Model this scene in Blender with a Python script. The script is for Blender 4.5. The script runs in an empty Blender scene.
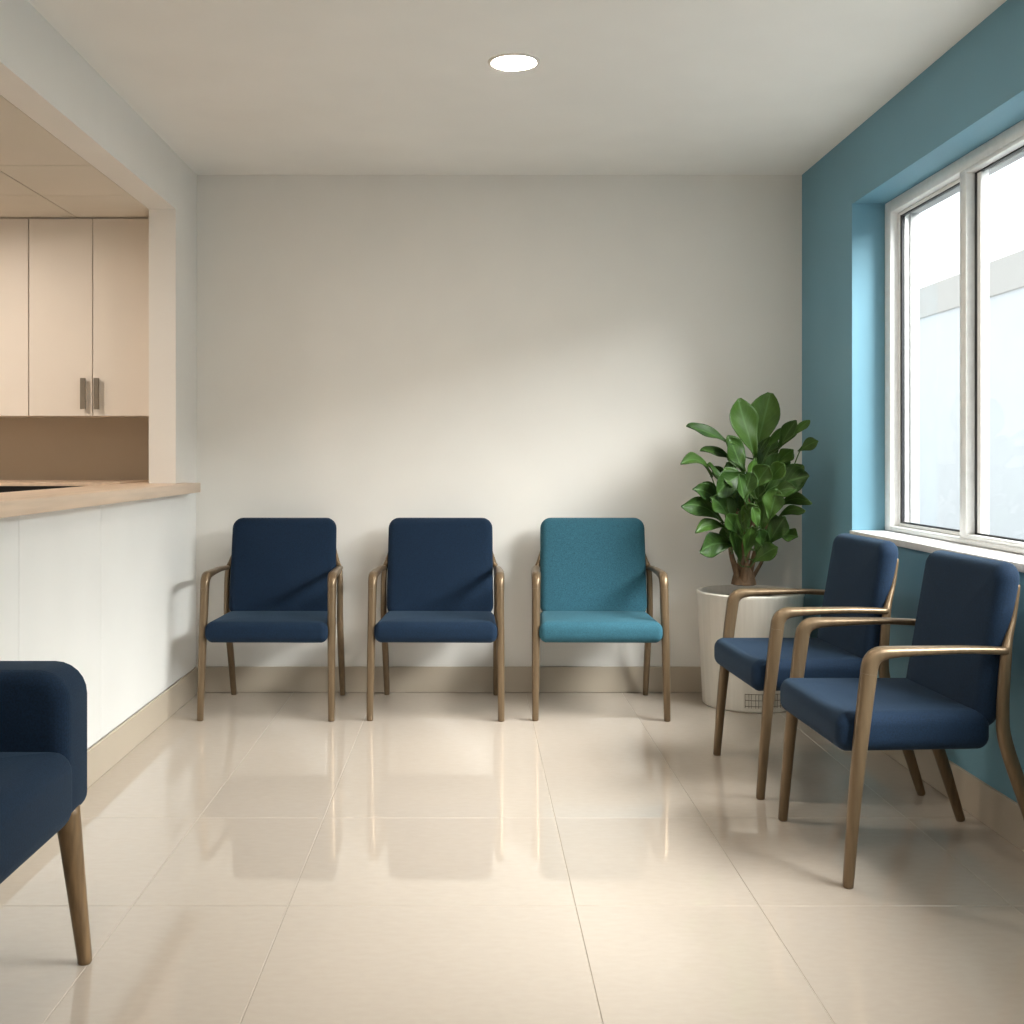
import bpy, bmesh, math, random
from mathutils import Vector, Matrix
random.seed(7)
C = bpy.context.scene.collection
SC = bpy.context.scene
PI = math.pi

# ------------------------------------------------------------------ materials
def nmat(name):
    m = bpy.data.materials.new(name); m.use_nodes = True
    nt = m.node_tree; b = nt.nodes['Principled BSDF']
    return m, nt, b

def noise_bump(nt, b, scale, strength, dist=0.002, detail=4, coord='Object', stretch=None):
    tc = nt.nodes.new('ShaderNodeTexCoord'); n = nt.nodes.new('ShaderNodeTexNoise')
    n.inputs['Scale'].default_value = scale; n.inputs['Detail'].default_value = detail
    src = tc.outputs[coord]
    if stretch:
        mp = nt.nodes.new('ShaderNodeMapping'); mp.inputs['Scale'].default_value = stretch
        nt.links.new(src, mp.inputs['Vector']); src = mp.outputs['Vector']
    nt.links.new(src, n.inputs['Vector'])
    bp = nt.nodes.new('ShaderNodeBump'); bp.inputs['Strength'].default_value = strength
    bp.inputs['Distance'].default_value = dist
    nt.links.new(n.outputs['Fac'], bp.inputs['Height']); nt.links.new(bp.outputs['Normal'], b.inputs['Normal'])
    return n, src

def var_colour(nt, b, fac, c0, c1, lo=0.3, hi=0.7):
    r = nt.nodes.new('ShaderNodeValToRGB')
    r.color_ramp.elements[0].position = lo; r.color_ramp.elements[1].position = hi
    r.color_ramp.elements[0].color = (*c0, 1); r.color_ramp.elements[1].color = (*c1, 1)
    nt.links.new(fac, r.inputs['Fac']); nt.links.new(r.outputs['Color'], b.inputs['Base Color'])
    return r

def paint(name, c, rough=0.6, scale=180, strength=0.06):
    m, nt, b = nmat(name)
    n, src = noise_bump(nt, b, scale, strength, 0.001)
    n2 = nt.nodes.new('ShaderNodeTexNoise'); n2.inputs['Scale'].default_value = 3.0
    nt.links.new(src, n2.inputs['Vector'])
    var_colour(nt, b, n2.outputs['Fac'], tuple(x*0.98 for x in c), tuple(min(1, x*1.015) for x in c))
    b.inputs['Roughness'].default_value = rough
    return m

def fabric(name, c, sheen=0.10, tint=(0.35, 0.55, 0.75)):
    m, nt, b = nmat(name)
    tc = nt.nodes.new('ShaderNodeTexCoord')
    n = nt.nodes.new('ShaderNodeTexNoise'); n.inputs['Scale'].default_value = 260; n.inputs['Detail'].default_value = 3
    nt.links.new(tc.outputs['Object'], n.inputs['Vector'])
    w1 = nt.nodes.new('ShaderNodeTexWave'); w1.inputs['Scale'].default_value = 130; w1.bands_direction = 'X'
    w2 = nt.nodes.new('ShaderNodeTexWave'); w2.inputs['Scale'].default_value = 130; w2.bands_direction = 'Z'
    for w in (w1, w2):
        w.inputs['Distortion'].default_value = 1.5
        nt.links.new(tc.outputs['Object'], w.inputs['Vector'])
    mx = nt.nodes.new('ShaderNodeMath'); mx.operation = 'ADD'
    nt.links.new(w1.outputs['Fac'], mx.inputs[0]); nt.links.new(w2.outputs['Fac'], mx.inputs[1])
    m2 = nt.nodes.new('ShaderNodeMath'); m2.operation = 'MULTIPLY_ADD'; m2.inputs[1].default_value = 0.35
    nt.links.new(mx.outputs[0], m2.inputs[0]); nt.links.new(n.outputs['Fac'], m2.inputs[2])
    bp = nt.nodes.new('ShaderNodeBump'); bp.inputs['Strength'].default_value = 0.35; bp.inputs['Distance'].default_value = 0.0012
    nt.links.new(m2.outputs[0], bp.inputs['Height']); nt.links.new(bp.outputs['Normal'], b.inputs['Normal'])
    var_colour(nt, b, n.outputs['Fac'], tuple(x*0.72 for x in c), tuple(x*1.3 for x in c), 0.3, 0.7)
    b.inputs['Roughness'].default_value = 0.85
    b.inputs['Sheen Weight'].default_value = sheen; b.inputs['Sheen Roughness'].default_value = 0.45
    b.inputs['Sheen Tint'].default_value = (*tint, 1)
    b.inputs['Specular IOR Level'].default_value = 0.25
    return m

def woodish(name, c, metallic=0.0, rough=0.4, stretch=(60, 60, 4), contrast=0.2, scale=1.0, strength=0.05):
    m, nt, b = nmat(name)
    n, src = noise_bump(nt, b, scale, strength, 0.001, 6, 'Object', stretch)
    var_colour(nt, b, n.outputs['Fac'], tuple(x*(1-contrast) for x in c), tuple(min(1, x*(1+contrast)) for x in c))
    b.inputs['Metallic'].default_value = metallic; b.inputs['Roughness'].default_value = rough
    return m

def plain(name, c, rough=0.5, metallic=0.0):
    m, nt, b = nmat(name)
    n, src = noise_bump(nt, b, 40, 0.02)
    var_colour(nt, b, n.outputs['Fac'], tuple(x*0.96 for x in c), tuple(min(1, x*1.04) for x in c))
    b.inputs['Roughness'].default_value = rough; b.inputs['Metallic'].default_value = metallic
    return m

def emit(name, c, s):
    m = bpy.data.materials.new(name); m.use_nodes = True; nt = m.node_tree
    nt.nodes.clear(); e = nt.nodes.new('ShaderNodeEmission'); o = nt.nodes.new('ShaderNodeOutputMaterial')
    e.inputs['Color'].default_value = (*c, 1); e.inputs['Strength'].default_value = s
    nt.links.new(e.outputs[0], o.inputs['Surface']); return m

M = {}
M['wall'] = paint('warm_white_paint', (0.82, 0.80, 0.76))
M['ceil'] = paint('ceiling_paint', (0.90, 0.885, 0.85), 0.8)
M['blue'] = paint('blue_wall_paint', (0.140, 0.310, 0.405), 0.55)
M['recep'] = paint('reception_wall_paint', (0.50, 0.44, 0.35), 0.6)
M['cream'] = paint('reception_jamb_paint', (0.86, 0.84, 0.80))
M['rceil'] = paint('ceiling_tile', (0.74, 0.69, 0.60), 0.85, 300, 0.12)
M['gap'] = plain('dark_lines', (0.20, 0.17, 0.13), 0.9)  # dark brown of the open ceiling joints and the wire grille
M['panel'] = paint('white_laminate', (0.84, 0.84, 0.82), 0.35, 60, 0.01)
M['cab'] = paint('cabinet_laminate', (0.82, 0.76, 0.68), 0.45, 60, 0.01)
M['steel'] = plain('brushed_steel', (0.24, 0.21, 0.17), 0.45, 0.6)
M['top'] = woodish('pale_oak', (0.68, 0.53, 0.40), 0, 0.38, (40, 2.2, 40), 0.10)
M['dark'] = plain('near_black', (0.006, 0.007, 0.01), 0.4)  # near black tone of the body below the back worktop
M['bronze'] = woodish('brushed_bronze', (0.180, 0.124, 0.072), 0.5, 0.32, (90, 90, 6), 0.14)
M['bronze_arm'] = M['bronze']
M['walnut'] = woodish('walnut_leg', (0.20, 0.125, 0.06), 0.1, 0.4, (70, 70, 5), 0.35)
M['navy'] = fabric('navy_fabric', (0.0036, 0.0158, 0.0395))
M['teal'] = fabric('teal_fabric', (0.026, 0.100, 0.140), 0.10, (0.4, 0.75, 0.85))
M['base'] = paint('baseboard_stone', (0.50, 0.43, 0.34), 0.35, 90, 0.02)
M['white'] = plain('window_white', (0.86, 0.86, 0.85), 0.3)
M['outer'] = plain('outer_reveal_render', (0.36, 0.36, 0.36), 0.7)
M['gasket'] = plain('black_gasket', (0.008, 0.009, 0.012), 0.5)
M['soil'] = paint('soil', (0.03, 0.022, 0.015), 0.95, 60, 0.9)
M['trunk'] = woodish('plant_bark', (0.16, 0.095, 0.05), 0, 0.8, (60, 60, 10), 0.5, 1.0, 0.5)
M['petiole'] = plain('petiole_green', (0.07, 0.13, 0.03), 0.5)
M['trim'] = plain('lamp_trim', (0.80, 0.76, 0.70), 0.4)
M['lamp'] = emit('lamp_lens', (1.0, 0.90, 0.76), 150.0)
M['rfill'] = emit('reception_fill_lens', (1.0, 0.86, 0.74), 190.0)  # glow of the unseen lamps added over the reception
M['facade'] = paint('render_facade', (0.56, 0.58, 0.60), 0.8, 8, 0.05)
M['parapet'] = paint('parapet_concrete', (0.455, 0.44, 0.42), 0.8, 8, 0.05)
M['paving'] = paint('paving', (0.6, 0.6, 0.58), 0.8, 8, 0.05)

def floor_mat():
    m, nt, b = nmat('polished_tile')
    tc = nt.nodes.new('ShaderNodeTexCoord')
    n = nt.nodes.new('ShaderNodeTexNoise'); n.inputs['Scale'].default_value = 26; n.inputs['Detail'].default_value = 8
    mp = nt.nodes.new('ShaderNodeMapping'); mp.inputs['Scale'].default_value = (1, 2.2, 1)
    nt.links.new(tc.outputs['Object'], mp.inputs['Vector']); nt.links.new(mp.outputs['Vector'], n.inputs['Vector'])
    var_colour(nt, b, n.outputs['Fac'], (0.500, 0.432, 0.366), (0.522, 0.453, 0.386))
    n2 = nt.nodes.new('ShaderNodeTexNoise'); n2.inputs['Scale'].default_value = 9
    nt.links.new(tc.outputs['Object'], n2.inputs['Vector'])
    mr = nt.nodes.new('ShaderNodeMapRange'); mr.inputs['To Min'].default_value = 0.03; mr.inputs['To Max'].default_value = 0.05
    nt.links.new(n2.outputs['Fac'], mr.inputs['Value']); nt.links.new(mr.outputs['Result'], b.inputs['Roughness'])
    b.inputs['IOR'].default_value = 1.70
    return m
M['floor'] = floor_mat()
M['grout'] = plain('grout', (0.40, 0.35, 0.29), 0.8)

def pot_mat():
    m, nt, b = nmat('pot_glaze')
    n, src = noise_bump(nt, b, 1.0, 0.03, 0.001, 5, 'Object', (55, 55, 1.2))
    var_colour(nt, b, n.outputs['Fac'], (0.69, 0.65, 0.58), (0.77, 0.73, 0.66))
    b.inputs['Roughness'].default_value = 0.4
    return m
M['pot'] = pot_mat()

def glass_mat():
    m = bpy.data.materials.new('window_glass'); m.use_nodes = True; nt = m.node_tree; nt.nodes.clear()
    o = nt.nodes.new('ShaderNodeOutputMaterial'); mix = nt.nodes.new('ShaderNodeMixShader')
    t = nt.nodes.new('ShaderNodeBsdfTransparent'); g = nt.nodes.new('ShaderNodeBsdfGlossy'); f = nt.nodes.new('ShaderNodeLayerWeight')
    t.inputs['Color'].default_value = (0.95, 0.97, 0.97, 1); g.inputs['Roughness'].default_value = 0.02
    f.inputs['Blend'].default_value = 0.5
    pw = nt.nodes.new('ShaderNodeMath'); pw.operation = 'POWER'; pw.inputs[1].default_value = 4.0
    ml = nt.nodes.new('ShaderNodeMath'); ml.operation = 'MULTIPLY_ADD'; ml.inputs[1].default_value = 0.25; ml.inputs[2].default_value = 0.02
    nt.links.new(f.outputs['Facing'], pw.inputs[0]); nt.links.new(pw.outputs[0], ml.inputs[0])
    nt.links.new(ml.outputs[0], mix.inputs[0]); nt.links.new(t.outputs[0], mix.inputs[1]); nt.links.new(g.outputs[0], mix.inputs[2])
    nt.links.new(mix.outputs[0], o.inputs['Surface']); return m
M['glass'] = glass_mat()

def leaf_mat():
    m, nt, b = nmat('leaf_green')
    uv = nt.nodes.new('ShaderNodeUVMap'); sp = nt.nodes.new('ShaderNodeSeparateXYZ')
    nt.links.new(uv.outputs['UV'], sp.inputs[0])
    # midrib: |u| small; side veins: wave in v + |u|
    ab = nt.nodes.new('ShaderNodeMath'); ab.operation = 'ABSOLUTE'; nt.links.new(sp.outputs['X'], ab.inputs[0])
    rib = nt.nodes.new('ShaderNodeMapRange'); rib.inputs['From Min'].default_value = 0.02; rib.inputs['From Max'].default_value = 0.10
    rib.inputs['To Min'].default_value = 1; rib.inputs['To Max'].default_value = 0
    nt.links.new(ab.outputs[0], rib.inputs['Value'])
    v = nt.nodes.new('ShaderNodeMath'); v.operation = 'MULTIPLY_ADD'; v.inputs[1].default_value = -0.35
    nt.links.new(ab.outputs[0], v.inputs[0]); nt.links.new(sp.outputs['Y'], v.inputs[2])
    s = nt.nodes.new('ShaderNodeMath'); s.operation = 'MULTIPLY'; s.inputs[1].default_value = 55
    nt.links.new(v.outputs[0], s.inputs[0])
    sn = nt.nodes.new('ShaderNodeMath'); sn.operation = 'SINE'; nt.links.new(s.outputs[0], sn.inputs[0])
    ve = nt.nodes.new('ShaderNodeMapRange'); ve.inputs['From Min'].default_value = 0.82; ve.inputs['From Max'].default_value = 1.0
    ve.inputs['To Max'].default_value = 0.35
    nt.links.new(sn.outputs[0], ve.inputs['Value'])
    mx = nt.nodes.new('ShaderNodeMath'); mx.operation = 'MAXIMUM'
    nt.links.new(rib.outputs[0], mx.inputs[0]); nt.links.new(ve.outputs[0], mx.inputs[1])
    oi = nt.nodes.new('ShaderNodeObjectInfo')
    tc = nt.nodes.new('ShaderNodeTexCoord'); n = nt.nodes.new('ShaderNodeTexNoise'); n.inputs['Scale'].default_value = 25
    nt.links.new(tc.outputs['Object'], n.inputs['Vector'])
    ad = nt.nodes.new('ShaderNodeMath'); ad.operation = 'MULTIPLY_ADD'; ad.inputs[1].default_value = 0.5
    nt.links.new(oi.outputs['Random'], ad.inputs[0])
    hf = nt.nodes.new('ShaderNodeMath'); hf.operation = 'MULTIPLY'; hf.inputs[1].default_value = 0.6
    nt.links.new(n.outputs['Fac'], hf.inputs[0]); nt.links.new(hf.outputs[0], ad.inputs[2])
    r = nt.nodes.new('ShaderNodeValToRGB')
    r.color_ramp.elements[0].position = 0.15; r.color_ramp.elements[0].color = (0.010, 0.033, 0.004, 1)
    r.color_ramp.elements[1].position = 0.85; r.color_ramp.elements[1].color = (0.048, 0.108, 0.013, 1)
    nt.links.new(ad.outputs[0], r.inputs['Fac'])
    mc = nt.nodes.new('ShaderNodeMix'); mc.data_type = 'RGBA'
    ff = nt.nodes.new('ShaderNodeMath'); ff.operation = 'MULTIPLY'; ff.inputs[1].default_value = 0.5
    nt.links.new(mx.outputs[0], ff.inputs[0]); nt.links.new(ff.outputs[0], mc.inputs['Factor'])
    nt.links.new(r.outputs['Color'], mc.inputs['A']); mc.inputs['B'].default_value = (0.10, 0.20, 0.06, 1)
    nt.links.new(mc.outputs['Result'], b.inputs['Base Color'])
    b.inputs['Roughness'].default_value = 0.48
    b.inputs['Specular IOR Level'].default_value = 0.35
    return m
M['leaf'] = leaf_mat()

# ------------------------------------------------------------------ mesh helpers
def link(o, parent=None):
    C.objects.link(o)
    if parent: o.parent = parent
    return o

def obj(name, bm, mats, parent=None, smooth=None):
    bm.normal_update()
    bmesh.ops.recalc_face_normals(bm, faces=bm.faces[:])
    me = bpy.data.meshes.new(name); bm.to_mesh(me); bm.free()
    for m in (mats if isinstance(mats, (list, tuple)) else [mats]): me.materials.append(m)
    if smooth is not None:
        for p in me.polygons: p.use_smooth = True
        if smooth < 179:
            b2 = bmesh.new(); b2.from_mesh(me)
            for e in b2.edges:
                if len(e.link_faces) == 2 and e.calc_face_angle(0) > math.radians(smooth): e.smooth = False
            b2.to_mesh(me); b2.free()
    return link(bpy.data.objects.new(name, me), parent)

def box(bm, x0, x1, y0, y1, z0, z1, bevel=0.0, seg=2, mi=0):
    vs = [bm.verts.new(p) for p in ((x0,y0,z0),(x1,y0,z0),(x1,y1,z0),(x0,y1,z0),(x0,y0,z1),(x1,y0,z1),(x1,y1,z1),(x0,y1,z1))]
    fs = [bm.faces.new([vs[i] for i in q]) for q in ((0,3,2,1),(4,5,6,7),(0,1,5,4),(1,2,6,5),(2,3,7,6),(3,0,4,7))]
    for f in fs: f.material_index = mi
    if bevel > 0:
        es = list({e for f in fs for e in f.edges})
        r = bmesh.ops.bevel(bm, geom=es, offset=bevel, segments=seg, affect='EDGES', profile=0.5)
        for f in r['faces']: f.material_index = mi
    return bm

def boxes(*a, **k):
    bm = bmesh.new()
    for q in a: box(bm, *q, **k)
    return bm

def prism(bm, pts, z0, z1, bevel=0.0):
    lo = [bm.verts.new((x, y, z0)) for x, y in pts]; hi = [bm.verts.new((x, y, z1)) for x, y in pts]
    fs = [bm.faces.new(lo[::-1]), bm.faces.new(hi)]
    n = len(pts)
    for i in range(n): fs.append(bm.faces.new((lo[i], lo[(i+1) % n], hi[(i+1) % n], hi[i])))
    if bevel: bmesh.ops.bevel(bm, geom=list({e for f in fs for e in f.edges}), offset=bevel, segments=2, affect='EDGES', profile=0.5)
    return bm

def rr(a, b, r, n=6, rb=None):
    """rounded rectangle outline, half sizes a, b"""
    r = max(min(r, a, b), 1e-4); P = []; q = r if rb is None else max(min(rb, a, b), 1e-4)
    for cx, cy, t0, r in ((a-r, b-r, 0, r), (-(a-r), b-r, PI/2, r), (-(a-q), -(b-q), PI, q), (a-q, -(b-q), 1.5*PI, q)):
        for i in range(n+1):
            t = t0 + PI/2*i/n; P.append((cx + r*math.cos(t), cy + r*math.sin(t)))
    return P

def loft(bm, rings, cap=True):
    R = [[bm.verts.new(p) for p in ring] for ring in rings]
    n = len(R[0])
    for a, b in zip(R[:-1], R[1:]):
        for i in range(n): bm.faces.new((a[i], a[(i+1) % n], b[(i+1) % n], b[i]))
    if cap: bm.faces.new(R[0][::-1]); bm.faces.new(R[-1])
    return bm

def cushion(a, b, t, rc, re, crown=0.0, fn=None, inner=5, crown_back=0.0, rb=None):
    """padded slab in local xy, half sizes a, b, thickness 2t, plan corner radius rc, edge radius re"""
    bm = bmesh.new(); rings = []
    def ring(o, z, s=1.0):
        return [(x*s, y*s, z) for x, y in rr(a-o, b-o, max(rc-o, 0.004), 6, None if rb is None else max(rb-o, 0.004))]
    half = []
    for i in range(inner):
        s = (i+0.35)/inner*0.96
        half.append((re, t + crown*(1 - s**2.5), s))
    for i in range(7):
        q = PI/2*i/6
        half.append((re*(1-math.sin(q)), t - re + re*math.cos(q), 1.0))
    top = [ring(o, z, s) for o, z, s in half]
    bot = []
    for o, z, s in half[::-1]:
        zz = z if s == 1.0 else t + crown_back*(1 - s**2.5)
        bot.append([(x, y, -zz) for x, y, _ in ring(o, z, s)])
    loft(bm, top + bot)
    if fn:
        for v in bm.verts: v.co = Vector(fn(v.co))
    return bm

def catmull(pts, n):
    out = []
    P = [pts[0]] + list(pts) + [pts[-1]]
    for i in range(1, len(P)-2):
        for k in range(n):
            t = k/n; r = []
            for j in range(len(pts[0])):
                p0, p1, p2, p3 = P[i-1][j], P[i][j], P[i+1][j], P[i+2][j]
                r.append(0.5*((2*p1) + (-p0+p2)*t + (2*p0-5*p1+4*p2-p3)*t*t + (-p0+3*p1-3*p2+p3)*t**3))
            out.append(r)
    out.append(list(pts[-1])); return out

def sweep(bm, keys, n=5, side=Vector((1, 0, 0)), ex=0.42, e0=True, e1=True):
    """keys: (x,y,z,w,d) w along side, d along the in-plane normal"""
    K = catmull(keys, n); rings = []
    N = 16
    pts = [Vector(k[:3]) for k in K]
    for i, k in enumerate(K):
        a = pts[max(i-1, 0)]; b = pts[min(i+1, len(K)-1)]
        tan = (b-a).normalized(); nor = tan.cross(side).normalized(); sd = nor.cross(tan).normalized()
        def mk(f, off):
            R = []
            for j in range(N):
                t = 2*PI*(j+0.5)/N; c, s = math.cos(t), math.sin(t)
                c = math.copysign(abs(c)**(2*ex), c); s = math.copysign(abs(s)**(2*ex), s)
                R.append(pts[i] + tan*off + sd*(k[3]/2*c*f) + nor*(k[4]/2*s*f))
            return R
        if i == 0 and e0:
            rings.append(mk(0.80, 0)); rings.append(mk(1.0, 0.004)); continue
        if i == len(K)-1 and e1:
            rings.append(mk(1.0, -0.004)); rings.append(mk(0.80, 0)); continue
        rings.append(mk(1.0, 0))
    loft(bm, rings); return bm

def lathe(bm, prof, n=64, c=(0, 0)):
    rings = [[(c[0]+r*math.cos(2*PI*i/n), c[1]+r*math.sin(2*PI*i/n), z) for i in range(n)] for r, z in prof]
    R = [[bm.verts.new(p) for p in g] for g in rings]
    for a, b in zip(R[:-1], R[1:]):
        for i in range(n): bm.faces.new((a[i], a[(i+1) % n], b[(i+1) % n], b[i]))
    return R

def thing(name, label, cat, loc=(0, 0, 0), rotz=0, group=None):
    o = link(bpy.data.objects.new(name, None)); o.empty_display_size = 0.1
    o.location = loc; o.rotation_euler = (0, 0, rotz); o['label'] = label; o['category'] = cat
    if group: o['group'] = group
    return o
def tag(o, label, cat, group=None):
    o['label'] = label; o['category'] = cat
    if group: o['group'] = group
    return o
def struct(o, label=None, cat=None):
    o['kind'] = 'structure'
    if label: o['label'] = label
    if cat: o['category'] = cat
    return o

# ------------------------------------------------------------------ the room
XL, XR, YB, ZC = -1.306, 1.577, 5.528, 2.464
YF, XREC = -1.4, -2.3          # front wall behind the viewer, recess on the left
YN = 2.70                      # near side of the reception
JAMB, HEAD = 5.13, 2.217
CT, CB = 1.003, 0.958          # counter top

# floor: real tiles with open joints
fx = [-3.9, -2.35, -1.60, -0.845, -0.4565, 0.26, 0.718, 1.35, 1.9]
fy = [-1.6, -0.6, 0.4, 1.4, 2.15, 2.894, 3.60, 5.75]
bm = bmesh.new(); g = 0.0009
for i in range(len(fx)-1):
    for j in range(len(fy)-1):
        box(bm, fx[i]+g, fx[i+1]-g, fy[j]+g, fy[j+1]-g, -0.02, 0.0, 0.0012, 1, 0)
box(bm, -3.9, 1.9, -1.6, 5.75, -0.06, -0.0012, 0, 1, 1)
struct(obj('floor', bm, [M['floor'], M['grout']]), 'polished beige floor of large tiles with thin joints', 'floor')

struct(obj('ceiling', boxes((XREC-0.2, XR+0.2, YF-0.2, YN, ZC, ZC+0.1), (XL-0.119, XR+0.2, YN, YB+0.13, ZC, ZC+0.1)), M['ceil']),
       'plain white ceiling of the waiting area', 'ceiling')
struct(obj('wall_back', boxes((XL-0.119, XR+0.134, YB, YB+0.12, 0, ZC)), M['wall']), 'warm white wall behind the row of three chairs', 'wall')
# left wall: pier, header over the hatch, dwarf wall, near return
struct(obj('wall_left', boxes((XL-0.119, XL, JAMB, YB, CT+0.0005, ZC),
                              ), M['cream']),
       'white wall pier between the reception opening and the back wall', 'wall')
struct(obj('wall_header', boxes((XL-0.119, XL, YN+0.12, JAMB, HEAD, ZC)), M['cream']), 'white wall strip over the reception opening', 'wall')
struct(obj('wall_reception_front', boxes((-3.7, XL, YN, YN+0.12, 0, ZC)), M['cream']))
struct(obj('wall_recess', boxes((XREC-0.12, XREC, YF, YN, 0, ZC)), M['wall']))
struct(obj('wall_front', boxes((XREC-0.12, XR+0.134, YF-0.12, YF, 0, ZC)), M['wall']))
# right wall with the window opening
WY0, WY1, WZ0, WZ1 = 1.55, 4.80, 0.818, 2.167
XO = XR + 0.25
struct(obj('wall_right', boxes((XR, XO, YF, WY0, 0, ZC), (XR, XO, WY1, YB+0.12, 0, ZC),
                               (XR, XO, WY0, WY1, WZ1, ZC), (XR, XO, WY0, WY1, 0, WZ0-0.028)), M['blue']),
       'blue painted wall with the wide window', 'wall')
# baseboards
def bboard(name, bm): return struct(obj(name, bm, M['base']))
bboard('baseboard_back', boxes((XL, XR, YB-0.012, YB, 0.001, 0.122), bevel=0.002))
bboard('baseboard_left', boxes((XL, XL+0.012, YN, YB-0.012, 0.001, 0.124), bevel=0.002))
bboard('baseboard_right', boxes((XR-0.012, XR, YF, YB-0.012, 0.001, 0.122), bevel=0.002))
bboard('baseboard_recess', boxes((XREC, XREC+0.012, YF, YN, 0.001, 0.122), bevel=0.002))

# window
win = struct(link(bpy.data.objects.new('window_1', None)), 'white framed sliding window with two tall panes in the blue wall', 'window')
FX = 1.711
bm = bmesh.new()
fw, ft, fb_ = 0.066, 0.050, 0.020
for q in ((FX, FX+0.08, WY1-fw, WY1, WZ0, WZ1), (FX, FX+0.08, WY0, WY0+fw, WZ0, WZ1),
          (FX, FX+0.08, WY0+fw, WY1-fw, WZ1-ft, WZ1), (FX, FX+0.08, WY0+fw, WY1-fw, WZ0, WZ0+fb_)):
    box(bm, *q, bevel=0.004)
obj('window_frame', bm, M['white'], win, 30)
def sash(y0, y1, x0, d, gx, st_far, st_near):
    z0, z1 = WZ0+fb_, WZ1-ft
    bm = bmesh.new()
    for q in ((x0, x0+d, y1-st_far, y1, z0, z1), (x0, x0+d, y0, y0+st_near, z0, z1),
              (x0, x0+d, y0+st_near, y1-st_far, z1-0.014, z1), (x0, x0+d, y0+st_near, y1-st_far, z0, z0+0.014)):
        box(bm, *q, bevel=0.003)
    s = obj('sash', bm, M['white'], win, 30)
    a, b, zz0, zz1 = y0+st_near, y1-st_far, z0+0.014, z1-0.014
    k = 0.006; xg = x0+gx
    obj('gasket', boxes((xg, xg+0.012, b-k*3, b, zz0, zz1), (xg, xg+0.012, a, a+k, zz0, zz1),
                        (xg, xg+0.012, a, b, zz1-k, zz1), (xg, xg+0.012, a, b, zz0, zz0+k)), M['gasket'], s)
    obj('pane', boxes((xg+0.004, xg+0.008, a+0.002, b-0.002, zz0+0.002, zz1-0.002)), M['glass'], s)
sash(3.97, WY1-fw, FX+0.033, 0.030, 0.004, 0.012, 0.050)
sash(2.80, 4.066, FX+0.001, 0.046, 0.031, 0.052, 0.050)
sash(WY0+fw, 2.86, FX+0.033, 0.030, 0.004, 0.012, 0.050)
struct(obj('trim_1', boxes((XR-0.012, FX+0.03, WY0+0.001, WY1-0.001, WZ0-0.026, WZ0-0.001), bevel=0.003), M['white'], None, 30),
       'white sill board under the window', 'sill')
# outer reveal of the window, painted white, standing on the outside of the wall
struct(obj('trim_2', boxes((FX+0.08, XO, WY1-0.075, WY1-0.001, WZ0, WZ1-0.001), (FX+0.08, XO, WY0+0.001, WY0+0.075, WZ0, WZ1-0.001),
                           (FX+0.08, XO, WY0+0.075, WY1-0.075, WZ1-0.055, WZ1-0.001), (FX+0.08, XO+0.05, WY0+0.075, WY1-0.075, WZ0, WZ0+0.02)), M['outer']))

# ------------------------------------------------------------------ outside
struct(obj('ground', boxes((XO, 12, -14, 24, -0.25, -0.15)), M['paving']))
nb = thing('neighbouring_building', 'pale low building with a grey parapet seen through the window', 'building', (5.0, 5, -0.15))
obj('facade', boxes((0.03, 4, -16, 16, 0, 2.82)), M['facade'], nb)
obj('parapet', boxes((0.0, 4.05, -16, 16, 2.815, 3.15), bevel=0.01), M['parapet'], nb)

# ------------------------------------------------------------------ reception
rc = thing('reception_counter', 'white panelled reception counter with a pale wood top', 'counter', (XL, YN+0.12, 0))
def local(bm, o):
    bmesh.ops.translate(bm, verts=bm.verts[:], vec=-Vector(o.location)); return bm
bm = prism(bmesh.new(), [(-1.552, YN+0.125), (-1.235, YN+0.125), (-1.235, 5.30), (XL-0.1195, 5.30), (XL-0.1195, 5.638), (-1.552, 5.638)], CB+0.001, CT, 0.003)
obj('carcass', local(boxes((XL-0.119, XL-0.012, YN+0.121, YB-0.001, 0.0, CB), (XL-0.119, XL, 5.3005, YB-0.001, CB+0.0005, CT)), rc), M['panel'], rc)
obj('counter_top', local(bm, rc), M['top'], rc, 40)
ps = [2.83, 3.352, 4.094, YB-0.013]
for a, b in zip(ps[:-1], ps[1:]):
    obj('panel', local(boxes((XL-0.011, XL, a+0.0015, b-0.0015, 0.126, CB-0.0005), bevel=0.0015), rc), M['panel'], rc)

RB = 5.64
struct(obj('wall_reception_back', boxes((-3.7, XL-0.119, RB, RB+0.12, 0, 2.6)), M['recep']), 'tan wall below the reception cupboards', 'wall')
struct(obj('wall_reception_left', boxes((-3.82, -3.7, YN, RB+0.12, 0, 2.6)), M['recep']))
# suspended ceiling of the reception, open joints between tiles
bm = bmesh.new(); g = 0.003
cx = [-3.7, -3.0, -2.41, -1.805, XL-0.119]; cy = [YN+0.12, 3.30, 4.367, 4.86, 5.66]
for i in range(4):
    for j in range(4):
        box(bm, cx[i]+g, cx[i+1]-g, cy[j]+g, cy[j+1]-g, HEAD, HEAD+0.015, 0, 1, 0)
box(bm, -3.7, XL-0.119, YN+0.12, 5.66, HEAD+0.012, HEAD+0.06, 0, 1, 1)
struct(obj('ceiling_reception', bm, [M['rceil'], M['gap']]), 'tan tiled ceiling over the reception', 'ceiling')

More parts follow.
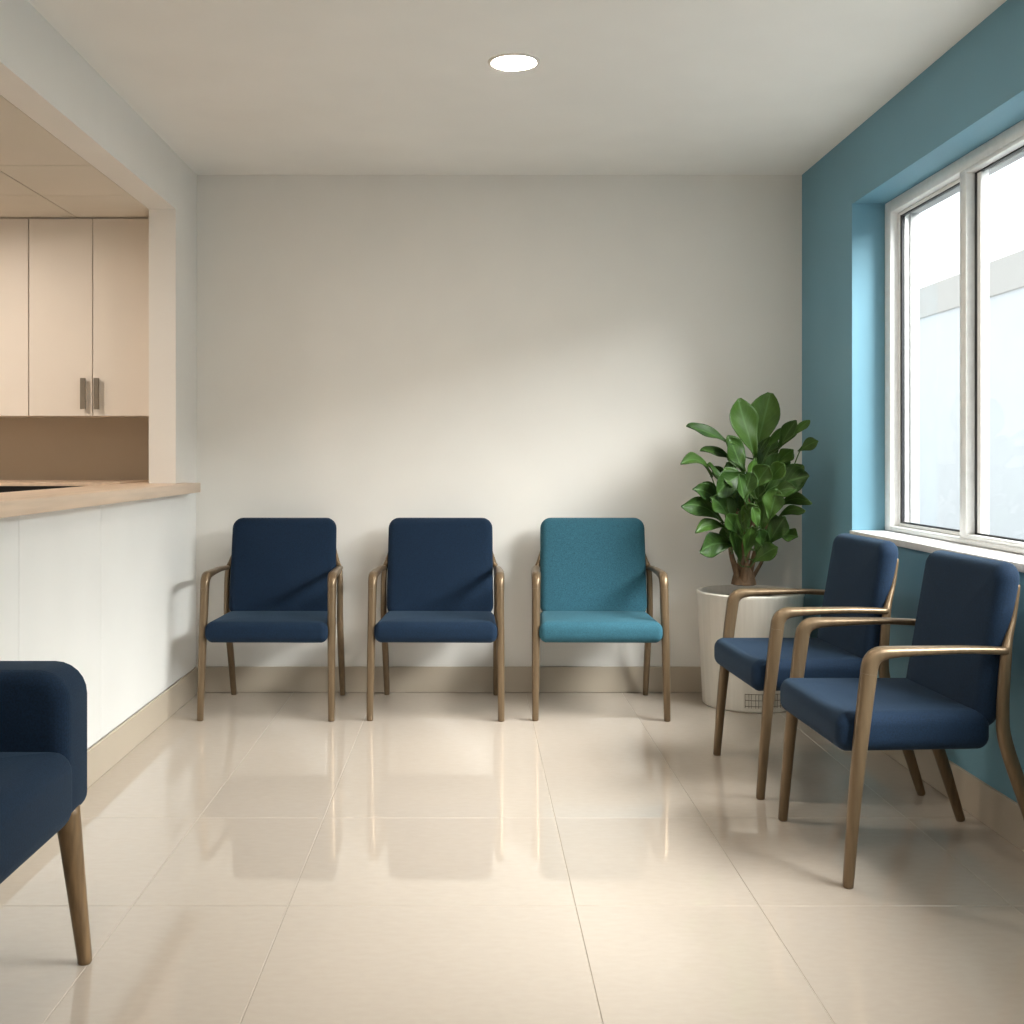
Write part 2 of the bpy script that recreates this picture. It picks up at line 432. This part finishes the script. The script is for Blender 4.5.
CFY = 5.31; CZ0, CZ1 = 1.308, HEAD-0.001
def cupboard(x0, x1, label, handles):
    t = thing('wall_cupboard', label, 'cupboard', ((x0+x1)/2, CFY+0.02, CZ0), 0, 'wall cupboards over the reception worktop')
    obj('body', local(boxes((x0+0.001, x1-0.001, CFY+0.02, RB, CZ0+0.004, CZ1), bevel=0.001), t), M['cab'], t)
    xm = (x0+x1)/2
    for k, (a, b) in enumerate(((x0, xm), (xm, x1))):
        d = obj('door', local(boxes((a+0.0018, b-0.0018, CFY, CFY+0.018, CZ0, CZ1-0.004), bevel=0.0015), t), M['cab'], t)
        hx = b-0.038 if k == 0 else a+0.024
        bm = boxes((hx-0.0115, hx+0.0115, CFY-0.026, CFY-0.016, CZ0+0.030, CZ0+0.172),
                   (hx-0.006, hx+0.006, CFY-0.020, CFY, CZ0+0.036, CZ0+0.048), (hx-0.006, hx+0.006, CFY-0.020, CFY, CZ0+0.154, CZ0+0.166), bevel=0.0012)
        obj('handle', local(bm, t), M['steel'], d)
    return t
cupboard(-2.0245, -1.4395, 'cream wall cupboard with two steel bar handles, next to the opening jamb', 2)
cupboard(-2.6095, -2.0255, 'cream wall cupboard cut by the left picture edge, handles out of view', 2)
bc = thing('back_worktop', 'tan worktop with a black front along the tan reception wall', 'worktop', (-2.5, 5.3, 0))
obj('worktop', local(boxes((-3.69, -1.5535, 5.14, RB-0.001, 0.991, 1.0075), bevel=0.002), bc), M['top'], bc)
obj('base_unit', local(boxes((-3.69, -1.554, 5.165, RB-0.002, 0.0, 0.990)), bc), M['dark'], bc)

# ------------------------------------------------------------------ lamps
def downlight(x, y, z, label, lens, group, r=0.078):
    t = thing('ceiling_downlight', label, 'lamp', (x, y, z), 0, group)
    bm = bmesh.new(); lathe(bm, [(r-0.003, 0.0), (r-0.003, -0.004), (r+0.003, -0.0065), (r+0.009, -0.004), (r+0.011, 0.0)], 48)
    obj('trim_ring', bm, M['trim'], t, 179)
    bm = bmesh.new()
    bm.faces.new([bm.verts.new((math.cos(2*PI*i/48)*(r-0.003), math.sin(2*PI*i/48)*(r-0.003), -0.002)) for i in range(48)])
    for f in bm.faces:
        if f.normal.z > 0: f.normal_flip()
    obj('lens', bm, lens, t)
    return t
downlight(0.146, 3.947, ZC, 'round recessed ceiling lamp glowing above the waiting area', M['lamp'], None)
for x, y in ((-0.7, 1.3), (0.8, 1.3), (0.146, -0.3)):  # unseen lamps added behind the viewer as fill light
    downlight(x, y, ZC, 'unseen round ceiling lamp behind the viewer, added to fill the room with light', M['lamp'], 'added fill lamps behind the viewer')
for x, y in ((-2.35, 4.35), (-3.1, 4.35)):  # unseen lamps added to light the reception
    downlight(x, y, HEAD, 'unseen round lamp added in the tiled reception ceiling to light the reception', M['rfill'], 'added reception lamps')

# ------------------------------------------------------------------ chairs
def make_chair(label, fab, group, dz=0.0, dt=0.0, df=0.0):
    t = thing('armchair', label, 'chair', group=group)
    # seat
    def fs(co):
        x, y, z = co
        u = (y+0.20)/0.40
        return (x*(1.0 - 0.05*u), y-0.075-df/2, z+0.3740+dz)
    obj('seat', cushion(0.2635, 0.203+df/2, 0.0455+dt, 0.030, 0.036, 0.006, fs), fab, t, 179)
    # backrest
    def fb(co):
        x, y, z = co               # y is height, z points forward
        h = y/0.2225
        dy = 0.5*(1+h)
        return (x*(1-0.010*h), 0.112 + 0.075*dy + 0.010*math.sin(PI*dy) - z, 0.6160 + y)
    obj('backrest', cushion(0.2425, 0.2225, 0.035, 0.048, 0.033, 0.010, fb), fab, t, 179)
    for s in (-1, 1):
        bm = sweep(bmesh.new(), [(s*0.279, -0.27, 0.0, .028, .028), (s*0.277, -0.249, 0.25, .033, .035), (s*0.2745, -0.224, 0.47, .036, .042), (s*0.274, -0.213, 0.555, .037, .044)], e1=False)
        obj('leg', bm, M['bronze'], t, 60)
        bm = sweep(bmesh.new(), [(s*0.257, 0.278, 0.0, .027, .027), (s*0.258, 0.218, 0.19, .030, .037), (s*0.260, 0.158, 0.365, .030, .037), (s*0.261, 0.149, 0.45, .028, .032),
                                 (s*0.259, 0.158, 0.59, .026, .028), (s*0.246, 0.172, 0.640, .021, .021), (s*0.231, 0.194, 0.70, .014, .015), (s*0.224, 0.210, 0.78, .009, .011)])
        obj('leg', bm, M['bronze'], t, 60)
        bm = sweep(bmesh.new(), [(s*0.274, -0.213, 0.555, .037, .044), (s*0.2735, -0.2070, 0.585, .039, .044), (s*0.273, -0.1880, 0.6045, .041, .040), (s*0.272, -0.148, 0.6110, .042, .031),
                                 (s*0.270, -0.06, 0.6140, .040, .0245), (s*0.266, 0.05, 0.6150, .035, .021), (s*0.260, 0.162, 0.610, .028, .021)], e0=False)
        obj('armrest', bm, M['bronze_arm'], t, 60)
    return t

def copy_tree(root, label, loc, rz):
    r = root.copy(); C.objects.link(r); r['label'] = label; r.location = loc; r.rotation_euler = (0, 0, rz)
    for ch in list(root.children):
        c = ch.copy(); C.objects.link(c); c.parent = r
    return r

G = 'waiting room armchairs with bronze frames'
R = math.radians
ch = make_chair('navy fabric armchair against the back wall, nearest to the reception counter', M['navy'], G)
ch.location = (-0.866, 5.19, 0); ch.rotation_euler = (0, 0, R(-1.0))
copy_tree(ch, 'navy fabric armchair against the back wall, in the middle of the row of three', (-0.145, 5.19, 0), R(-1.2))
sd = make_chair('navy fabric armchair under the window beside the plant pot', M['navy'], G, 0.022, 0.007, 0.012)
sd.location = (1.205, 4.09, 0); sd.rotation_euler = (0, 0, R(-87.5))
copy_tree(sd, 'navy fabric armchair under the window, closest to the viewer', (1.240, 3.305, 0), R(-88))
ct = make_chair('teal fabric armchair against the back wall, left of the potted plant', M['teal'], G)
ct.location = (0.558, 5.19, 0); ct.rotation_euler = (0, 0, R(-1.2))

# upholstered armchair in the left foreground, facing right (+x)
ua = thing('upholstered_armchair', 'fully upholstered navy armchair with padded arms, cut by the left picture edge', 'chair', (-1.138, 2.17, 0))
def ualocal(bm): bmesh.ops.translate(bm, verts=bm.verts[:], vec=Vector((1.15, -2.17, 0))); return bm
def arm_fn(yc):
    def f(co):
        x, y, z = co
        return (x + (-1.18), yc - z, 0.506 + y)
    return f
for yc in (2.516, 1.744):
    bm = cushion(0.318, 0.163, 0.082, 0.072, 0.034, 0.004, arm_fn(yc), crown_back=0.004, rb=0.036)
    obj('arm', ualocal(bm), M['navy'], ua, 179)
def seat_fn(co):
    x, y, z = co
    return (x - 1.155, 2.13 + y, 0.424 + z)
bm = cushion(0.312, 0.312, 0.086, 0.03, 0.050, 0.012, seat_fn)
obj('seat', ualocal(bm), M['navy'], ua, 179)
def back_fn(co):
    x, y, z = co
    return (-1.47 + z - 0.12*(y+0.22), 2.13 + x, 0.60 + y)
obj('backrest', ualocal(cushion(0.40, 0.255, 0.075, 0.09, 0.05, 0.012, back_fn)), M['navy'], ua, 179)
for (x0, y0, x1, y1) in ((-0.892, 2.525, -0.866, 2.568), (-0.892, 1.735, -0.866, 1.692), (-1.45, 2.525, -1.49, 2.568), (-1.45, 1.735, -1.49, 1.692)):
    bm = sweep(bmesh.new(), [(x1, y1, 0.0, .031, .031), ((x0+x1)/2, (y0+y1)/2, 0.18, .042, .042), (x0, y0, 0.36, .055, .055)], ex=0.47)
    obj('leg', ualocal(bm), M['walnut'], ua, 60)

# ------------------------------------------------------------------ potted plant
PX, PY = 1.268, 5.275
pl = thing('potted_plant', 'broad-leaved green plant in a white cylindrical pot in the corner', 'plant', (PX, PY, 0))
bm = bmesh.new()
R = lathe(bm, [(0.0, 0.0), (0.205, 0.0), (0.212, 0.006), (0.236, 0.492), (0.240, 0.498), (0.240, 0.508), (0.236, 0.513), (0.230, 0.513), (0.226, 0.508), (0.222, 0.45), (0.0, 0.45)], 96)
bmesh.ops.remove_doubles(bm, verts=bm.verts[:], dist=1e-5)
obj('pot', bm, M['pot'], pl, 35)
bm = bmesh.new(); lathe(bm, [(0.0, 0.478), (0.10, 0.476), (0.2235, 0.470), (0.2235, 0.452)], 64)
bmesh.ops.remove_doubles(bm, verts=bm.verts[:], dist=1e-5)
obj('soil', bm, M['soil'], pl, 179)
# wire grille low on the front of the pot
bm = bmesh.new()
def arcbar(a0, a1, z, h):
    n = max(2, int((a1-a0)*30)); rr_ = 0.2125 + 0.024*z/0.486 + 0.0003
    A = []
    for i in range(n+1):
        t = a0 + (a1-a0)*i/n
        A.append([bm.verts.new((math.cos(t)*(rr_+d), math.sin(t)*(rr_+d), z+e)) for d, e in ((-.003, -h), (.0012, -h), (.0012, h), (-.003, h))])
    for p, q in zip(A[:-1], A[1:]):
        for i in range(4): bm.faces.new((p[i], p[(i+1) % 4], q[(i+1) % 4], q[i]))
    bm.faces.new(A[0][::-1]); bm.faces.new(A[-1])
a0, a1 = -PI/2-0.33, -PI/2+0.62
zs = (0.030, 0.056, 0.083)
for z in zs: arcbar(a0, a1, z, 0.0010)
k = 0; a = a0
while a < a1:
    rz = 0.2125
    ca, sa = math.cos(a), math.sin(a); tx, ty = -sa*0.0009, ca*0.0009
    vs = []
    for z in (0.022, 0.085):
        q = 0.2125 + 0.024*z/0.486
        for d, e in ((-.003, -1), (.0014, -1), (.0014, 1), (-.003, 1)):
            vs.append(bm.verts.new((ca*(q+d)+tx*e, sa*(q+d)+ty*e, z)))
    for f in ((0,1,2,3), (7,6,5,4), (0,4,5,1), (1,5,6,2), (2,6,7,3), (3,7,4,0)): bm.faces.new([vs[i] for i in f])
    a += (0.075, 0.05, 0.085, 0.06)[k % 4]; k += 1
obj('grille', bm, M['gap'], pl)

def W(zx, zy, Y):       # point of the plant from a place in the picture and a distance
    px, py = 660+zx/5.12, 380+zy/5.12
    return Vector(((px-471)*Y/1160 - PX, Y-PY, 1.12-(py-457)*Y/1160))

# stems
stems = []
for (pts, r0, r1) in (
        ([(425, 1045, 5.27), (420, 960, 5.26), (425, 860, 5.26), (440, 700, 5.27), (470, 480, 5.28), (490, 400, 5.28)], 0.030, 0.008),
        ([(410, 1045, 5.26), (385, 960, 5.23), (365, 890, 5.21), (350, 760, 5.20), (330, 640, 5.18)], 0.019, 0.006),
        ([(445, 1045, 5.27), (470, 950, 5.25), (500, 840, 5.22), (560, 720, 5.18), (600, 620, 5.14)], 0.017, 0.006),
        ([(455, 1045, 5.29), (490, 985, 5.30), (525, 920, 5.32), (560, 800, 5.34), (590, 640, 5.33), (600, 500, 5.30)], 0.011, 0.005),
        ([(430, 1045, 5.29), (440, 900, 5.34), (400, 700, 5.37), (390, 560, 5.38)], 0.016, 0.006),
        ([(430, 1045, 5.24), (440, 930, 5.20), (465, 800, 5.15), (480, 690, 5.12), (500, 600, 5.10)], 0.018, 0.006)):
    P = [W(*p) for p in pts]; n = len(P)
    keys = [(*p, 2*(r0+(r1-r0)*(i/(n-1))**0.7), 2*(r0+(r1-r0)*(i/(n-1))**0.7)) for i, p in enumerate(P)]
    obj('stem', sweep(bmesh.new(), keys, 5, ex=0.5), M['trunk'], pl, 60)
    stems += [Vector(q[:3]) for q in catmull([tuple(p) for p in P], 6)]
# bark collar where the stems meet
bm = bmesh.new()
sweep(bm, [(*W(428, 1050, 5.265), .115, .10), (*W(428, 1000, 5.265), .095, .085), (*W(425, 940, 5.262), .06, .055)], 5, ex=0.5)
obj('trunk', bm, M['trunk'], pl, 60)

def leaf(b, t, w, bulge, roll, cup=0.18, tipw=0.62, wave=0.0):
    """blade from b to t; bulge lifts the middle of the midrib; roll turns it about the midrib"""
    L = (t-b).length; ax = (t-b).normalized()
    face = Vector((0, -1, 0.25))
    side = ax.cross(face)
    if side.length < 1e-3: side = Vector((1, 0, 0))
    side.normalize(); nor = side.cross(ax).normalized()
    if nor.y > 0: nor = -nor
    q = Matrix.Rotation(roll, 3, ax); side = q @ side; nor = q @ nor
    up = Vector((0, 0, 1)); upn = (up - ax*up.dot(ax))
    ph = random.uniform(0, 6.28); asy = random.uniform(-0.12, 0.12)
    bm = bmesh.new(); uvl = bm.loops.layers.uv.new('UVMap')
    NL, NW = 14, 6; rows = []
    for i in range(NL+1):
        s = i/NL
        c = b + (t-b)*s + upn*(bulge*L*4*s*(1-s)) 
        # obovate outline, widest past the middle
        hw = 0.5*w*(math.sin(PI*min(1, s**1.4*0.955+0.02)))**0.72 * (0.55+0.45*s/tipw if s < tipw else 1.0)
        row = []
        for j in range(-NW, NW+1):
            u = j/NW
            off = nor*(cup*w*(u*u) * 0.5 + wave*w*math.sin(11*s+2.5*u+ph)*abs(u) + wave*0.8*w*math.sin(5*s+ph*1.7))
            row.append((bm.verts.new(c + side*(u*hw*(1+asy*(1 if u > 0 else -1))) + off), (u, s)))
        rows.append(row)
    for r0, r1 in zip(rows[:-1], rows[1:]):
        for j in range(2*NW):
            f = bm.faces.new((r0[j][0], r0[j+1][0], r1[j+1][0], r1[j][0]))
            for lp, k in zip(f.loops, (r0[j], r0[j+1], r1[j+1], r1[j])): lp[uvl].uv = k[1]
    o = obj('leaf', bm, M['leaf'], pl, 179)
    so = o.modifiers.new('thickness', 'SOLIDIFY'); so.thickness = 0.0014; so.offset = 0
    # petiole from the nearest lower stem point to the blade
    cand = [p for p in stems if p.z < b.z + 0.01] or stems
    n = min(cand, key=lambda p: (p-b).length + 0.6*max(0, 0.05-(b.z-p.z)))
    if (n-b).length > 0.012:
        mid = (n+b)/2 + Vector((0, 0, -0.012)); e = b + (t-b)*0.06
        bm = sweep(bmesh.new(), [(*n, .008, .008), (*mid, .006, .006), (*b, .005, .005), (*e, .004, .004)], 4, ex=0.5)
        obj('petiole', bm, M['petiole'], o, 60)
    return o

K = 5.25/1160/5.12
LV = [  # base x, y, Y   tip x, y, Y   width  bulge roll cup
    (487, 392, 5.20, 566, 66, 5.18, 165, .02, -.15, .20), (478, 395, 5.17, 402, 95, 5.14, 160, .02, .2, .22),
    (430, 440, 5.15, 345, 285, 5.12, 95, .05, .3, .2),
    (365, 345, 5.14, 135, 236, 5.02, 78, .06, .5, .3), (425, 480, 5.13, 355, 330, 5.10, 105, .04, .25, .2),
    (385, 450, 5.20, 205, 362, 5.10, 75, .14, .7, .3),
    (265, 500, 5.15, 104, 432, 5.02, 78, .22, .6, .3), (330, 560, 5.12, 240, 430, 5.08, 75, .10, .9, .3),
    (430, 480, 5.08, 292, 592, 5.00, 130, .10, -.4, .25), (420, 590, 5.06, 330, 450, 5.04, 100, .04, .3, .2),
    (320, 650, 5.12, 165, 560, 5.02, 95, .12, .3, .3), (300, 640, 5.14, 215, 525, 5.08, 80, .08, .2, .25),
    (320, 735, 5.10, 108, 645, 5.00, 100, .16, -.1, .25),
    (345, 770, 5.12, 178, 785, 5.02, 72, .16, .3, .3),
    (375, 845, 5.14, 200, 880, 5.03, 125, .10, -.25, .2),
    (400, 930, 5.15, 375, 740, 5.06, 90, .02, .5, .25), (420, 800, 5.12, 365, 690, 5.06, 85, .05, .4, .2),
    (520, 590, 5.10, 762, 490, 4.98, 160, .06, -.35, .18), (510, 540, 5.14, 660, 390, 5.06, 130, .06, -.2, .2),
    (610, 350, 5.10, 700, 205, 5.00, 82, .05, -.2, .3), (680, 285, 5.02, 768, 205, 4.95, 45, .05, .3, .3),
    (715, 365, 5.00, 812, 312, 4.90, 66, .06, -.1, .3), (600, 430, 5.08, 685, 355, 5.00, 80, .06, .1, .3),
    (545, 340, 5.14, 636, 242, 5.08, 62, .06, .6, .3), (500, 480, 5.20, 590, 290, 5.16, 110, .03, -.3, .2),
    (605, 655, 5.10, 780, 630, 4.95, 66, .16, .4, .3), (610, 700, 5.08, 745, 668, 4.97, 58, .14, .5, .3),
    (610, 800, 5.10, 706, 806, 5.00, 82, .08, -.2, .2), (560, 840, 5.10, 640, 700, 5.02, 110, .05, -.4, .22),
    (480, 935, 5.12, 604, 855, 5.02, 96, .06, -.3, .2), (520, 850, 5.08, 505, 765, 5.02, 75, .06, .2, .3),
    (415, 725, 5.04, 498, 640, 4.98, 78, .18, .3, .3), (520, 770, 5.06, 545, 610, 5.02, 105, .04, -.2, .2),
    (470, 640, 5.14, 440, 470, 5.12, 85, .02, .5, .2), (510, 680, 5.10, 500, 500, 5.08, 80, .02, -.6, .25),
    (370, 740, 5.20, 330, 590, 5.18, 95, .03, .2, .2), (330, 540, 5.24, 270, 445, 5.22, 75, .04, .3, .2),
    (450, 560, 5.08, 480, 400, 5.08, 75, .02, .7, .25), (560, 600, 5.02, 700, 560, 4.94, 85, .12, -.2, .25),
    (420, 700, 5.30, 400, 520, 5.32, 110, .02, .1, .2), (520, 620, 5.32, 560, 430, 5.34, 120, .02, -.1, .2),
    (580, 620, 5.28, 690, 500, 5.26, 110, .04, -.2, .2), (470, 850, 5.20, 455, 690, 5.18, 80, .03, .4, .2),
    (540, 830, 5.22, 580, 680, 5.22, 100, .03, -.2, .2), (440, 780, 5.04, 425, 660, 5.02, 60, .03, -.8, .3),
    (380, 610, 5.22, 300, 520, 5.24, 100, .04, .2, .2), (560, 520, 5.02, 640, 430, 4.96, 95, .08, -.5, .22),
    (430, 470, 5.12, 352, 300, 5.10, 120, .03, .3, .2), (600, 600, 5.12, 740, 440, 5.04, 130, .08, -.5, .2),
    (350, 700, 5.06, 255, 600, 5.00, 100, .10, .1, .3), (480, 560, 5.02, 560, 440, 4.98, 110, .06, -.3, .22),
    (440, 650, 5.00, 400, 480, 4.97, 80, .05, .5, .3), (560, 720, 5.02, 600, 560, 4.98, 110, .05, -.3, .2),
    (390, 660, 5.26, 345, 420, 5.26, 110, .05, .3, .2), (500, 760, 5.00, 470, 650, 4.98, 70, .05, .4, .25),
    (435, 905, 5.10, 470, 745, 5.04, 85, .03, .3, .25), (500, 905, 5.12, 535, 760, 5.08, 90, .04, -.4, .25),
    (395, 790, 5.08, 335, 690, 5.02, 90, .06, .3, .25), (360, 850, 5.18, 320, 740, 5.16, 95, .04, .2, .2),
    (430, 610, 5.00, 470, 470, 4.98, 90, .04, -.2, .25),
]
for q in LV:
    leaf(W(q[0], q[1], q[2]), W(q[3], q[4], q[5]), q[6]*K, q[7], q[8], q[9], wave=0.05)

# ------------------------------------------------------------------ light
w = bpy.data.worlds.new('overcast'); SC.world = w; w.use_nodes = True
bg = w.node_tree.nodes['Background']; bg.inputs['Color'].default_value = (0.95, 0.98, 1.0, 1); bg.inputs['Strength'].default_value = 1.7
sun = bpy.data.lights.new('sun', 'SUN'); sun.energy = 22.5; sun.angle = math.radians(58); sun.color = (1.0, 0.975, 0.945)
so = link(bpy.data.objects.new('sun', sun))
so.rotation_euler = Vector((-1.0, 0.55, -0.62)).to_track_quat('-Z', 'Y').to_euler()

# ------------------------------------------------------------------ camera
cam = bpy.data.cameras.new('camera'); co = link(bpy.data.objects.new('camera', cam))
co.location = (0, 0, 1.12); co.rotation_euler = (PI/2, 0, 0)
cam.sensor_width = 36; cam.lens = 36*1160/1024
cam.shift_x = (512-471)/1024; cam.shift_y = -(512-457)/1024
cam.clip_start = 0.05
SC.camera = co
SC.view_settings.view_transform = 'Standard'; SC.view_settings.look = 'None'
SC.view_settings.exposure = 0.42; SC.view_settings.gamma = 1.0; SC.view_settings.use_curve_mapping = False
